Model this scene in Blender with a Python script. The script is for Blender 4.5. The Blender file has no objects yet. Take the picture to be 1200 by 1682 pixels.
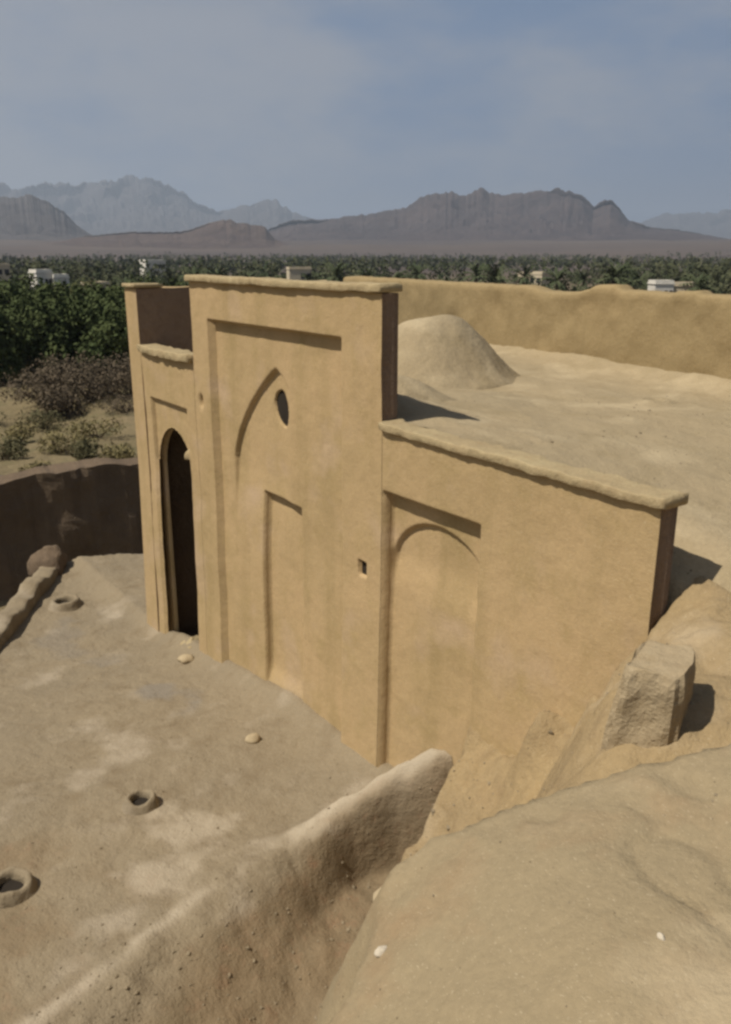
import bpy, math, random
import numpy as np
from mathutils import Vector

random.seed(7)
rng = np.random.default_rng(11)
C = bpy.context.scene.collection
R = math.radians
scene = bpy.context.scene

# ------------------------------------------------------------------ camera
CAM = Vector((4.69, -3.51, 4.0))
cam_d = bpy.data.cameras.new("camera")
cam = bpy.data.objects.new("camera", cam_d)
C.objects.link(cam)
cam.location = CAM
PITCH, AZ = R(16.92), R(180 - 35.7)
view = Vector((math.cos(AZ) * math.cos(PITCH), math.sin(AZ) * math.cos(PITCH), -math.sin(PITCH)))
cam.rotation_euler = view.to_track_quat('-Z', 'Y').to_euler()
cam_d.sensor_fit = 'VERTICAL'
cam_d.sensor_height = 36.0
cam_d.lens = 29.97
cam_d.clip_start = 0.05
cam_d.clip_end = 60000
scene.camera = cam

# ------------------------------------------------------------------ light
SUN_EL = R(56)
SUN_DIR = Vector((-0.22 * math.cos(SUN_EL), -0.975 * math.cos(SUN_EL), math.sin(SUN_EL)))
sun_d = bpy.data.lights.new("sun", 'SUN')
sun_d.energy = 4.9
sun_d.angle = R(0.8)
sun_d.color = (1.0, 0.93, 0.82)
sun = bpy.data.objects.new("sun", sun_d)
C.objects.link(sun)
sun.rotation_euler = SUN_DIR.to_track_quat('Z', 'Y').to_euler()

world = bpy.data.worlds.new("World")
scene.world = world
world.use_nodes = True
wt = world.node_tree
wt.nodes.clear()
wo = wt.nodes.new('ShaderNodeOutputWorld')
bg = wt.nodes.new('ShaderNodeBackground')
sky = wt.nodes.new('ShaderNodeTexSky')
sky.sky_type = 'NISHITA'
sky.sun_disc = False
sky.sun_elevation = SUN_EL
sky.sun_rotation = math.atan2(SUN_DIR.x, SUN_DIR.y)
sky.dust_density = 2.0
sky.air_density = 1.0
bg.inputs['Strength'].default_value = 0.05
tc = wt.nodes.new('ShaderNodeTexCoord')
mp = wt.nodes.new('ShaderNodeMapping')
mp.inputs['Scale'].default_value = (1.0, 1.0, 2.6)
mp.inputs['Location'].default_value = (0.35, 0.1, 0.0)
cn = wt.nodes.new('ShaderNodeTexNoise')
cn.inputs['Scale'].default_value = 2.3
cn.inputs['Detail'].default_value = 5.0
cn.inputs['Roughness'].default_value = 0.6
sep = wt.nodes.new('ShaderNodeSeparateXYZ')
wt.links.new(tc.outputs['Generated'], sep.inputs[0])
wt.links.new(tc.outputs['Generated'], mp.inputs['Vector'])
wt.links.new(mp.outputs['Vector'], cn.inputs['Vector'])
def wmath(op, a_, b_):
    n = wt.nodes.new('ShaderNodeMath'); n.operation = op
    for k, q in enumerate((a_, b_)):
        if isinstance(q, (int, float)): n.inputs[k].default_value = q
        else: wt.links.new(q, n.inputs[k])
    return n.outputs[0]
# the cloud sheet thins out towards the north east and breaks up overhead
east = wmath('ADD', wmath('MULTIPLY', sep.outputs['X'], 0.58), wmath('MULTIPLY', sep.outputs['Y'], 0.81))
thick = wmath('SUBTRACT', cn.outputs['Fac'], wmath('MULTIPLY', east, 0.24))
cr = wt.nodes.new('ShaderNodeMapRange')
cr.interpolation_type = 'SMOOTHSTEP'
cr.inputs['From Min'].default_value = 0.38
cr.inputs['From Max'].default_value = 0.64
wt.links.new(thick, cr.inputs['Value'])
veil = wt.nodes.new('ShaderNodeMixRGB')
veil.inputs['Color1'].default_value = (2.5, 4.0, 6.7, 1)
veil.inputs['Color2'].default_value = (5.7, 6.1, 7.0, 1)
wt.links.new(cr.outputs['Result'], veil.inputs['Fac'])
hi = wt.nodes.new('ShaderNodeMapRange')
hi.inputs['From Min'].default_value = 0.22
hi.inputs['From Max'].default_value = 0.50
hi.inputs['To Min'].default_value = 0.9
hi.inputs['To Max'].default_value = 0.05
wt.links.new(sep.outputs['Z'], hi.inputs['Value'])
mix = wt.nodes.new('ShaderNodeMixRGB')
wt.links.new(hi.outputs['Result'], mix.inputs['Fac'])
wt.links.new(sky.outputs['Color'], mix.inputs['Color1'])
wt.links.new(veil.outputs['Color'], mix.inputs['Color2'])
wt.links.new(mix.outputs['Color'], bg.inputs['Color'])
wt.links.new(bg.outputs['Background'], wo.inputs['Surface'])

scene.view_settings.view_transform = 'Standard'
scene.view_settings.look = 'None'
scene.view_settings.gamma = 1.0
scene.view_settings.exposure = 0.13
scene.render.engine = 'CYCLES'
scene.cycles.max_bounces = 6
scene.cycles.filter_width = 2.8
scene.cycles.volume_bounces = 0

# ------------------------------------------------------------------ numpy noise
def _hash(ix, iy, iz):
    h = (ix.astype(np.int64) * 374761393 + iy.astype(np.int64) * 668265263 + iz.astype(np.int64) * 2147483647 + 974711) & 0xFFFFFFFF
    h = ((h ^ (h >> 13)) * 1274126177) & 0xFFFFFFFF
    h = ((h ^ (h >> 16)) * 2246822519) & 0xFFFFFFFF
    return ((h ^ (h >> 15)) & 0xFFFF) / 65535.0

def vnoise(x, y, z=0.0):
    x, y, z = np.broadcast_arrays(np.asarray(x, float), np.asarray(y, float), np.asarray(z, float))
    ix, iy, iz = np.floor(x), np.floor(y), np.floor(z)
    fx, fy, fz = x - ix, y - iy, z - iz
    u, v, w = (f * f * f * (f * (f * 6 - 15) + 10) for f in (fx, fy, fz))
    out = 0
    for a in (0, 1):
        for b in (0, 1):
            for c in (0, 1):
                wt_ = (u if a else 1 - u) * (v if b else 1 - v) * (w if c else 1 - w)
                out = out + wt_ * _hash(ix + a, iy + b, iz + c)
    return out * 2 - 1

def fbm(x, y, z=0.0, octv=4, rough=0.5):
    s, a, f = 0, 1.0, 1.0
    for k in range(octv):
        s = s + a * vnoise(np.asarray(x) * f + 17.3 * k, np.asarray(y) * f - 9.1 * k, np.asarray(z) * f + 5.7 * k)
        a *= rough
        f *= 2.03
    return s

def sstep(a, b, x):
    t = np.clip((x - a) / (b - a), 0, 1)
    return t * t * (3 - 2 * t)

def polyline_dist(px, py, pts, vals=None):
    """distance to a polyline, side (positive to the right of travel) and the value carried along it"""
    best = np.full(px.shape, 1e9)
    side = np.zeros(px.shape)
    val = np.zeros(px.shape)
    for i in range(len(pts) - 1):
        ax, ay = pts[i][:2]
        bx, by = pts[i + 1][:2]
        dx, dy = bx - ax, by - ay
        L2 = dx * dx + dy * dy
        t = np.clip(((px - ax) * dx + (py - ay) * dy) / L2, 0, 1)
        d = np.hypot(px - ax - t * dx, py - ay - t * dy)
        m = d < best
        best = np.where(m, d, best)
        side = np.where(m, np.sign((px - ax) * dy - (py - ay) * dx), side)
        if vals is not None:
            val = np.where(m, vals[i] + (vals[i + 1] - vals[i]) * t, val)
    return best, np.where(side == 0, 1, side), val

def along_y(Y, pts, vals):
    """edge position and height carried along Y, rounded off at the corners"""
    py = np.array([p[1] for p in pts]); px = np.array([p[0] for p in pts]); pv = np.array(vals)
    o = np.argsort(py)
    g = np.linspace(py.min() - 0.3, py.max() + 0.3, 1200)
    k = np.exp(-np.linspace(-2, 2, 61) ** 2); k /= k.sum()
    def sm(v):
        q = np.interp(g, py[o], v[o])
        return np.convolve(np.pad(q, 30, mode='edge'), k, mode='valid')
    return np.interp(Y, g, sm(px)), np.interp(Y, g, sm(pv))

# ------------------------------------------------------------------ object helpers
def tag(o, label=None, cat=None, group=None, kind=None):
    if label: o['label'] = label
    if cat: o['category'] = cat
    if group: o['group'] = group
    if kind: o['kind'] = kind
    return o

def empty(name, loc=(0, 0, 0), rz=0.0):
    o = bpy.data.objects.new(name, None)
    C.objects.link(o)
    o.location = loc
    o.rotation_euler = (0, 0, rz)
    return o

def mesh_obj(name, verts, faces, mat, parent=None, smooth=True, loc=None):
    me = bpy.data.meshes.new(name)
    me.from_pydata(verts if isinstance(verts, list) else verts.tolist(), [], faces if isinstance(faces, list) else faces.tolist())
    me.update()
    if smooth:
        me.polygons.foreach_set('use_smooth', [True] * len(me.polygons))
    me.materials.append(mat)
    o = bpy.data.objects.new(name, me)
    C.objects.link(o)
    if parent: o.parent = parent
    if loc: o.location = loc
    return o

class MB:
    """collects pieces of ONE mesh"""
    def __init__(self): self.v, self.f = [], []
    def add(self, verts, faces):
        n = len(self.v)
        self.v += [tuple(map(float, p)) for p in verts]
        self.f += [tuple(int(i) + n for i in f) for f in faces]
    def box(self, x0, x1, y0, y1, z0, z1):
        self.add([(x0, y0, z0), (x1, y0, z0), (x1, y1, z0), (x0, y1, z0), (x0, y0, z1), (x1, y0, z1), (x1, y1, z1), (x0, y1, z1)],
                 [(0, 3, 2, 1), (4, 5, 6, 7), (0, 1, 5, 4), (1, 2, 6, 5), (2, 3, 7, 6), (3, 0, 4, 7)])
    def tube(self, pts, rads, n=8):
        base = len(self.v)
        for i, (p, r) in enumerate(zip(pts, rads)):
            p = Vector(p)
            d = (Vector(pts[min(i + 1, len(pts) - 1)]) - Vector(pts[max(i - 1, 0)])).normalized()
            a = d.orthogonal().normalized()
            b = d.cross(a)
            for k in range(n):
                t = 2 * math.pi * k / n
                self.v.append(tuple(p + a * (r * math.cos(t)) + b * (r * math.sin(t))))
        for i in range(len(pts) - 1):
            for k in range(n):
                q = base + i * n
                self.f.append((q + k, q + (k + 1) % n, q + n + (k + 1) % n, q + n + k))
        self.f.append(tuple(base + k for k in range(n))[::-1])
        self.f.append(tuple(base + (len(pts) - 1) * n + k for k in range(n)))
    def build(self, name, mat, parent=None, smooth=False, loc=None):
        return mesh_obj(name, self.v, self.f, mat, parent, smooth, loc)

def grid_faces(nx, ny, keep=None, flip=False):
    i, j = np.meshgrid(np.arange(nx - 1), np.arange(ny - 1), indexing='ij')
    a = i * ny + j
    f = np.stack([a, a + ny, a + ny + 1, a + 1], -1).reshape(-1, 4)
    if flip: f = f[:, ::-1]
    if keep is not None: f = f[keep.reshape(-1)]
    return f

def heightfield(name, x0, x1, y0, y1, step, hfn, mat, parent=None, skirt=None):
    nx, ny = int((x1 - x0) / step) + 1, int((y1 - y0) / step) + 1
    X, Y = np.meshgrid(np.linspace(x0, x1, nx), np.linspace(y0, y1, ny), indexing='ij')
    Z = hfn(X, Y)
    V = np.stack([X, Y, Z], -1).reshape(-1, 3)
    F = grid_faces(nx, ny)
    if skirt is not None:                                   # closed sides down to a level
        idx = np.arange(nx * ny).reshape(nx, ny)
        loop = np.concatenate([idx[:, 0], idx[-1, 1:], idx[-2::-1, -1], idx[0, -2:0:-1]])
        B = V[loop].copy(); B[:, 2] = skirt
        n0 = len(V)
        V = np.concatenate([V, B])
        m = len(loop)
        k = np.arange(m)
        F = np.concatenate([F, np.stack([loop, n0 + k, n0 + (k + 1) % m, loop[(k + 1) % m]], -1)])
    return mesh_obj(name, V, F, mat, parent)

def lump(name, sx, sy, sz, mat, seed, rough=0.25, n=14, parent=None, loc=(0, 0, 0), rz=0.0, angular=1.0):
    """an irregular stone or clod resting on its base"""
    V, F = [], []
    r = random.Random(seed)
    cuts = []
    for _ in range(9):
        d = Vector((r.uniform(-1, 1), r.uniform(-1, 1), r.uniform(-0.4, 1))).normalized()
        cuts.append((d, r.uniform(0.62, 0.9)))
    for i in range(n + 1):
        th = math.pi * i / n
        for j in range(2 * n):
            ph = math.pi * j / n
            d = Vector((math.sin(th) * math.cos(ph), math.sin(th) * math.sin(ph), math.cos(th)))
            q = 1.0
            for cd, cl in cuts:
                k = d.dot(cd)
                if k > 1e-3: q = min(q, 1 + (cl / k - 1) * angular if cl / k < 1 else q)
            q *= 1 + rough * float(fbm(d.x * 1.7 + seed, d.y * 1.7, d.z * 1.7, 3))
            V.append((d.x * q * sx, d.y * q * sy, max(d.z * q, -0.35) * sz))
    m = 2 * n
    for i in range(n):
        for j in range(m):
            F.append((i * m + j, (i + 1) * m + j, (i + 1) * m + (j + 1) % m, i * m + (j + 1) % m))
    o = mesh_obj(name, V, F, mat, parent, True, loc)
    o.rotation_euler = (0, 0, rz)
    return o

# ------------------------------------------------------------------ materials
def mat_new(name):
    m = bpy.data.materials.new(name)
    m.use_nodes = True
    nt = m.node_tree
    b = nt.nodes['Principled BSDF']
    b.inputs['Roughness'].default_value = 0.95
    b.inputs['Specular IOR Level'].default_value = 0.15
    return m, nt, b

def noise_node(nt, vec, scale, detail=4, rough=0.55):
    n = nt.nodes.new('ShaderNodeTexNoise')
    n.inputs['Scale'].default_value = scale
    n.inputs['Detail'].default_value = detail
    n.inputs['Roughness'].default_value = rough
    nt.links.new(vec, n.inputs['Vector'])
    return n.outputs['Fac']

def ramp(nt, fac, a, b):
    n = nt.nodes.new('ShaderNodeMapRange')
    n.inputs['From Min'].default_value = a
    n.inputs['From Max'].default_value = b
    nt.links.new(fac, n.inputs['Value'])
    return n.outputs['Result']

def mixc(nt, fac, c1, c2, mode='MIX'):
    n = nt.nodes.new('ShaderNodeMixRGB')
    n.blend_type = mode
    if isinstance(fac, float): n.inputs['Fac'].default_value = fac
    else: nt.links.new(fac, n.inputs['Fac'])
    for k, c in (('Color1', c1), ('Color2', c2)):
        if isinstance(c, tuple): n.inputs[k].default_value = (*c, 1)
        else: nt.links.new(c, n.inputs[k])
    return n.outputs['Color']

def bump_node(nt, b, hts, dist):
    prev = None
    for h, d in zip(hts, dist):
        n = nt.nodes.new('ShaderNodeBump')
        n.inputs['Strength'].default_value = 0.8
        n.inputs['Distance'].default_value = d
        nt.links.new(h, n.inputs['Height'])
        if prev: nt.links.new(prev, n.inputs['Normal'])
        prev = n.outputs['Normal']
    nt.links.new(prev, b.inputs['Normal'])

def mud(name, c1, c2, c3, speck=(0.55, 0.46, 0.32), big=0.9, streak=False, bumps=(0.012, 0.004), patch=None, straw=0.35, crack=None):
    """straw-tempered mud: two drifting tones, a third in blotches, pale straw flecks, grain"""
    c1, c2, c3 = (tuple(q * 0.87 for q in c) for c in (c1, c2, c3))
    m, nt, b = mat_new(name)
    t = nt.nodes.new('ShaderNodeTexCoord').outputs['Object']
    col = mixc(nt, ramp(nt, noise_node(nt, t, big, 4), 0.35, 0.65), c1, c2)
    col = mixc(nt, ramp(nt, noise_node(nt, t, big * 4.3, 5, 0.6), 0.5, 0.78), col, c3)
    if streak:                                              # faint run-off stains down the plaster
        mp_ = nt.nodes.new('ShaderNodeMapping')
        mp_.inputs['Scale'].default_value = (3.2, 3.2, 0.35)
        nt.links.new(t, mp_.inputs['Vector'])
        s = ramp(nt, noise_node(nt, mp_.outputs['Vector'], 1.0, 4), 0.5, 0.8)
        col = mixc(nt, s, col, mixc(nt, 0.8, col, tuple(q * 0.9 for q in c3)))
    if patch:
        col = mixc(nt, ramp(nt, noise_node(nt, t, 1.7, 3), 0.55, 0.72), col, patch)
    # fine mottling
    col = mixc(nt, ramp(nt, noise_node(nt, t, 38, 3), 0.3, 0.75), mixc(nt, 0.86, (0.02, 0.014, 0.008), col), col)
    if crack:
        vo = nt.nodes.new('ShaderNodeTexVoronoi'); vo.feature = 'DISTANCE_TO_EDGE'
        vo.inputs['Scale'].default_value = crack
        nn = nt.nodes.new('ShaderNodeTexNoise'); nn.inputs['Scale'].default_value = 3.5; nn.inputs['Detail'].default_value = 5
        nt.links.new(t, nn.inputs['Vector'])
        wv = mixc(nt, 0.22, t, nn.outputs['Color'], 'ADD')
        nt.links.new(wv, vo.inputs['Vector'])
        ck = ramp(nt, vo.outputs['Distance'], 0.012, 0.003)
        gate = ramp(nt, noise_node(nt, t, 0.9, 2), 0.50, 0.60)
        mg = nt.nodes.new('ShaderNodeMath'); mg.operation = 'MULTIPLY'
        nt.links.new(ck, mg.inputs[0]); nt.links.new(gate, mg.inputs[1])
        mh = nt.nodes.new('ShaderNodeMath'); mh.operation = 'MULTIPLY'; mh.inputs[1].default_value = 0.6
        nt.links.new(mg.outputs[0], mh.inputs[0])
        col = mixc(nt, mh.outputs[0], col, (0.09, 0.062, 0.036))
    # straw flecks
    mp2 = nt.nodes.new('ShaderNodeMapping')
    mp2.inputs['Scale'].default_value = (60, 170, 150)
    mp2.inputs['Rotation'].default_value = (0.3, 0.5, 0.7)
    nt.links.new(t, mp2.inputs['Vector'])
    st = ramp(nt, noise_node(nt, mp2.outputs['Vector'], 1.0, 1), 0.66, 0.74)
    mulv = nt.nodes.new('ShaderNodeMath'); mulv.operation = 'MULTIPLY'
    mulv.inputs[1].default_value = straw
    nt.links.new(st, mulv.inputs[0])
    col = mixc(nt, mulv.outputs[0], col, speck)
    nt.links.new(col, b.inputs['Base Color'])
    bump_node(nt, b, [noise_node(nt, t, 11, 5, 0.6), noise_node(nt, t, 75, 3, 0.6)], bumps)
    return m

def plain(name, c, c2=None, scale=3.0, rough=0.9):
    m, nt, b = mat_new(name)
    b.inputs['Roughness'].default_value = rough
    t = nt.nodes.new('ShaderNodeTexCoord').outputs['Object']
    c2 = c2 or tuple(x * 0.7 for x in c)
    nt.links.new(mixc(nt, ramp(nt, noise_node(nt, t, scale, 5, 0.6), 0.35, 0.68), c, c2), b.inputs['Base Color'])
    return m

M = {}
M['wall'] = mud('wall_plaster', (0.51, 0.362, 0.192), (0.46, 0.335, 0.172), (0.41, 0.30, 0.142), streak=True, big=0.9, bumps=(0.008, 0.003), patch=(0.44, 0.32, 0.195))
M['coping'] = mud('coping_mud', (0.45, 0.36, 0.205), (0.40, 0.31, 0.175), (0.36, 0.265, 0.145), big=3.0, bumps=(0.02, 0.006))
M['roof'] = mud('roof_mud', (0.40, 0.315, 0.19), (0.36, 0.29, 0.18), (0.33, 0.26, 0.15), big=0.7, patch=(0.42, 0.34, 0.215), bumps=(0.02, 0.006))
M['parapet'] = mud('parapet_mud', (0.36, 0.268, 0.137), (0.325, 0.245, 0.126), (0.295, 0.22, 0.11), big=0.8, streak=True, bumps=(0.014, 0.005))
M['terrace'] = mud('terrace_mud', (0.30, 0.24, 0.154), (0.268, 0.217, 0.143), (0.225, 0.172, 0.105), big=0.9, bumps=(0.03, 0.008),
                   speck=(0.42, 0.36, 0.26), patch=(0.345, 0.287, 0.205))
def earth_layers(m):
    """dug red-brown earth, pale trodden edging and a grey ash stain, each where it lies on the terrace"""
    nt = m.node_tree; b = nt.nodes['Principled BSDF']
    col = b.inputs['Base Color'].links[0].from_socket
    at = nt.nodes.new('ShaderNodeAttribute'); at.attribute_name = 'earth'
    sp = nt.nodes.new('ShaderNodeSeparateColor'); nt.links.new(at.outputs['Color'], sp.inputs[0])
    t = nt.nodes.new('ShaderNodeTexCoord').outputs['Object']
    dug = mixc(nt, ramp(nt, noise_node(nt, t, 3.0, 5, 0.6), 0.35, 0.65), (0.215, 0.158, 0.093), (0.18, 0.137, 0.082))
    dug = mixc(nt, ramp(nt, noise_node(nt, t, 9.0, 4, 0.6), 0.55, 0.75), dug, (0.23, 0.15, 0.088))
    col = mixc(nt, sp.outputs['Red'], col, dug)
    col = mixc(nt, sp.outputs['Green'], col, (0.42, 0.355, 0.26))
    col = mixc(nt, sp.outputs['Blue'], col, (0.20, 0.175, 0.14))
    nt.links.new(col, b.inputs['Base Color'])
M['lane'] = M['terrace']
M['terrace_floor'] = M['terrace'].copy()
earth_layers(M['terrace_floor'])
M['mound'] = mud('mound_mud', (0.37, 0.27, 0.14), (0.33, 0.245, 0.135), (0.30, 0.215, 0.115), big=1.3, bumps=(0.03, 0.008), patch=(0.42, 0.33, 0.21))
M['clump'] = mud('weathered_mud', (0.40, 0.315, 0.195), (0.365, 0.28, 0.17), (0.32, 0.24, 0.135), big=3.0, bumps=(0.025, 0.008))
M['vault'] = mud('vault_mud', (0.335, 0.262, 0.155), (0.30, 0.24, 0.145), (0.31, 0.22, 0.125), big=0.8, bumps=(0.014, 0.005), straw=0.3, patch=(0.37, 0.295, 0.185))
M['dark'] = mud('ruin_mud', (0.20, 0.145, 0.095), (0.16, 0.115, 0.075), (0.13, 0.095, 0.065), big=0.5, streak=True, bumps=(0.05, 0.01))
M['ruin'] = mud('ruin_pink_mud', (0.17, 0.125, 0.095), (0.145, 0.11, 0.085), (0.12, 0.09, 0.07), big=0.4, bumps=(0.05, 0.01))
M['stone'] = plain('pale_stone', (0.50, 0.44, 0.34), (0.42, 0.36, 0.27), 8)
M['brick'] = plain('reddish_clod', (0.25, 0.12, 0.07), (0.19, 0.10, 0.06), 8)
M['clod'] = plain('mud_clod', (0.40, 0.32, 0.2), (0.32, 0.25, 0.15), 8)
M['trunk'] = plain('bark', (0.11, 0.08, 0.055), None, 6)
M['leaf'] = plain('leaf_dark', (0.045, 0.062, 0.022), (0.075, 0.09, 0.032), 0.8)
M['leaf2'] = plain('leaf_olive', (0.07, 0.085, 0.03), (0.11, 0.11, 0.045), 0.8)
M['dry'] = plain('dry_shrub', (0.22, 0.18, 0.085), (0.15, 0.135, 0.06), 2.0)
M['scrub'] = plain('scrub_leaf', (0.12, 0.11, 0.055), (0.085, 0.078, 0.04), 1.5)
M['brush'] = plain('leafless_brush', (0.13, 0.10, 0.066), (0.085, 0.068, 0.045), 1.5)
M['palm'] = plain('palm_frond', (0.05, 0.066, 0.032), (0.08, 0.09, 0.045), 0.6)
M['grove'] = plain('grove_leaf', (0.034, 0.046, 0.022), (0.105, 0.105, 0.055), 0.07)
M['white'] = plain('whitewash', (0.66, 0.63, 0.56), (0.54, 0.51, 0.45), 0.6)
M['cream'] = plain('cream_plaster', (0.52, 0.45, 0.33), (0.45, 0.38, 0.27), 0.6)
M['glass'] = plain('window_dark', (0.04, 0.04, 0.045), (0.03, 0.03, 0.03), 2, 0.3)
M['shade_side'] = mud('shaded_side_mud', (0.27, 0.19, 0.13), (0.235, 0.165, 0.115), (0.21, 0.145, 0.10), big=2.5, bumps=(0.03, 0.008))  # darker wall mud, shade put into the colour of sun-averted faces
M['hollow_shade'] = plain('hollow_shade', (0.03, 0.024, 0.018), None, 4)  # near-black fill that paints the shade inside hollows
M['door'] = plain('door_wood', (0.12, 0.09, 0.07), None, 3)

# ------------------------------------------------------------------ the plain and the mountains
GROUND0 = -6.0
def ground_z(X, Y):
    r = np.hypot(X - 4.7, Y + 3.5)
    z = -2.9 - 3.1 * sstep(26, 110, r)
    z = z - 2.6 * (1 - sstep(14, 23, r))                    # the sunken lane beside the house
    z = z + fbm(X * 0.18, Y * 0.18, 0, 5) * 0.35 * (1 - sstep(150, 500, r))
    z = z + fbm(X * 0.004, Y * 0.004, 3, 3) * 4 * sstep(700, 2500, r)
    z = z + 52 * sstep(1100, 3300, r) + 90 * sstep(3000, 11000, r)
    return z

def polar_ground():
    rad = np.concatenate([np.linspace(0.5, 12, 12), np.geomspace(12.6, 200, 190), np.geomspace(206, 16000, 130)])
    az = np.linspace(0, 2 * math.pi, 721)[:-1]
    rr, aa = np.meshgrid(rad, az, indexing='ij')
    X, Y = 4.7 + rr * np.cos(aa), -3.5 + rr * np.sin(aa)
    V = np.stack([X, Y, ground_z(X, Y)], -1).reshape(-1, 3)
    n = len(az)
    i, j = np.meshgrid(np.arange(len(rad) - 1), np.arange(n), indexing='ij')
    F = np.stack([i * n + j, (i + 1) * n + j, (i + 1) * n + (j + 1) % n, i * n + (j + 1) % n], -1).reshape(-1, 4)
    m, nt, b = mat_new('plain_earth')
    t = nt.nodes.new('ShaderNodeTexCoord').outputs['Object']
    c = mixc(nt, ramp(nt, noise_node(nt, t, 0.12, 6, 0.6), 0.38, 0.66), (0.20, 0.155, 0.088), (0.155, 0.125, 0.065))
    c = mixc(nt, ramp(nt, noise_node(nt, t, 0.7, 5, 0.65), 0.5, 0.7), c, (0.10, 0.093, 0.045))
    ln = nt.nodes.new('ShaderNodeVectorMath'); ln.operation = 'LENGTH'
    nt.links.new(t, ln.inputs[0])
    far = mixc(nt, ramp(nt, noise_node(nt, t, 0.0021, 5, 0.6), 0.4, 0.62), (0.105, 0.082, 0.066), (0.078, 0.062, 0.055))
    c = mixc(nt, ramp(nt, ln.outputs['Value'], 90.0, 500.0), c, far)
    nt.links.new(c, b.inputs['Base Color'])
    bump_node(nt, b, [noise_node(nt, t, 1.3, 6, 0.65)], (0.3,))
    o = mesh_obj('ground', V, F, m)
    tag(o, 'olive brown desert plain with dry scrub beyond the mud house', 'ground', kind='structure')
polar_ground()

def rock(name, c1, c2, scale):
    m, nt, b = mat_new(name)
    t = nt.nodes.new('ShaderNodeTexCoord').outputs['Object']
    c = mixc(nt, ramp(nt, noise_node(nt, t, scale, 8, 0.62), 0.38, 0.64), c1, c2)
    c = mixc(nt, ramp(nt, noise_node(nt, t, scale * 6, 6, 0.65), 0.5, 0.72), c, tuple(x * 0.7 for x in c2))
    nt.links.new(c, b.inputs['Base Color'])
    bump_node(nt, b, [noise_node(nt, t, scale * 3, 8, 0.6)], (5.0,))
    return m

def mountain(name, prof, dist, depth, mat, label, seed, spur=0.24, nU=700, nD=91, jag=0.03):
    """a range: ridge heights along a bearing, falling with gullied spurs to the plain on both sides"""
    b = np.array([p[0] for p in prof]); h = np.array([p[1] for p in prof])
    o = np.argsort(b)
    bb = np.linspace(b.min(), b.max(), nU)
    hh = np.interp(bb, b[o], h[o])
    hh = hh * (1 + jag * (0.5 - np.abs(fbm(bb * 1.9 + seed, 0.5, 0, 4, 0.6))) * 1.3)
    v = np.linspace(-1, 1, nD)
    A, Vv = np.meshgrid(np.radians(bb), v, indexing='ij')
    Hh = np.repeat(hh[:, None], nD, 1)
    u = A * dist
    warp = fbm(u * 0.0016, Vv * 2 + seed, 0, 3) * 0.16 * (1 - np.abs(Vv))
    D = dist + (Vv + warp * (np.abs(Vv) > 0.03)) * depth
    X, Y = CAM.x + D * np.cos(A), CAM.y + D * np.sin(A)
    base = ground_z(X, Y) - 6
    fall = (1 - np.abs(Vv)) ** 1.25
    q = Vv * depth
    wx = fbm(u * 0.0022, q * 0.0022, seed, 3) * 160
    sp = 1 - np.abs(fbm((u + wx) * 0.0042 + seed, (q - wx) * 0.0030, 0, 6, 0.6))
    k = np.clip(fall * (1 - spur * (1 - fall) * 1.6) + spur * (sp - 0.6) * fall * (1 - fall * 0.85) * 2.2, 0, 1.05)
    k = k * (1 + 0.9 * jag * fbm(u * 0.012, q * 0.012 + seed, 1, 5) * (1 - np.abs(Vv)))
    Z = base + (Hh - base) * k
    o = mesh_obj(name, np.stack([X, Y, Z], -1).reshape(-1, 3), grid_faces(nU, nD, flip=True), mat)
    return tag(o, label, 'mountain', kind='structure')

rk1 = rock('rock_mauve', (0.078, 0.06, 0.056), (0.05, 0.04, 0.04), 0.006)
rk2 = rock('rock_grey', (0.085, 0.076, 0.074), (0.06, 0.054, 0.054), 0.003)
rk3 = rock('rock_tan', (0.10, 0.074, 0.06), (0.066, 0.048, 0.042), 0.008)
mountain('mountain_range', [(154.6, 40), (153.2, 50), (151.66, 57.4), (150.1, 103.8), (148.94, 127.0), (147.39, 136.5), (145.85, 138.9), (144.3, 145.8), (143.14, 157.3),
    (141.99, 170.9), (140.84, 204.9), (139.89, 222.8), (138.94, 229.2), (137.98, 217.6), (137.05, 237.4), (136.2, 216.8), (135.15, 216.2),
    (134.04, 222.2), (132.94, 234.7), (131.66, 238.0), (130.91, 221.9), (130.13, 177.1), (129.26, 198.4), (128.69, 171.5), (128.1, 131.4),
    (126.99, 99.8), (125.57, 90.3), (123.82, 71.9), (122.08, 50), (118.77, 30)], 3600, 900, rk1,
    'jagged mauve brown mountain on the right with a broad craggy crest', 3.0)
mountain('mountain_range', [(176, 60), (172.5, 120), (170.12, 161.4), (168.17, 186.1), (166.9, 174.8), (165.56, 185.8), (164.54, 190.8), (163.56, 169.1), (162.75, 141.0),
    (162.13, 96.7), (161.3, 63.7), (159.54, 34.2)], 3300, 800, rk2, 'dark grey mountain shoulder cut by the left edge', 8.0)
mountain('mountain_range', [(176, 380), (173, 450), (170.96, 544.8), (168.69, 657.6), (166.14, 618.0), (164.84, 581.3), (163.8, 627.6), (162.43, 622.0), (160.68, 638.7),
    (159.24, 686.5), (158.16, 700.7), (156.92, 649.5), (155.67, 552.9), (154.6, 443.0), (153.5, 376.7), (151.97, 434.9), (150.82, 492.6),
    (149.86, 504.8), (148.93, 391.8), (147.4, 312.1), (145.08, 179.5), (141, 120)], 9000, 2200, rk2,
    'hazy blue grey mountain range far off on the left', 5.0)
mountain('mountain_range', [(165, 20), (163.12, 30), (161.67, 42), (159.86, 48.6), (158.4, 54.7), (156.93, 52.1), (155.43, 58.2), (154.28, 73.0), (152.95, 82.0),
    (151.63, 77.8), (150.68, 67.7), (150.13, 38), (148.98, 20.4)], 2300, 420, rk3, 'low brown rocky hills in front of the hazy range', 12.0, nU=260)
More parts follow.
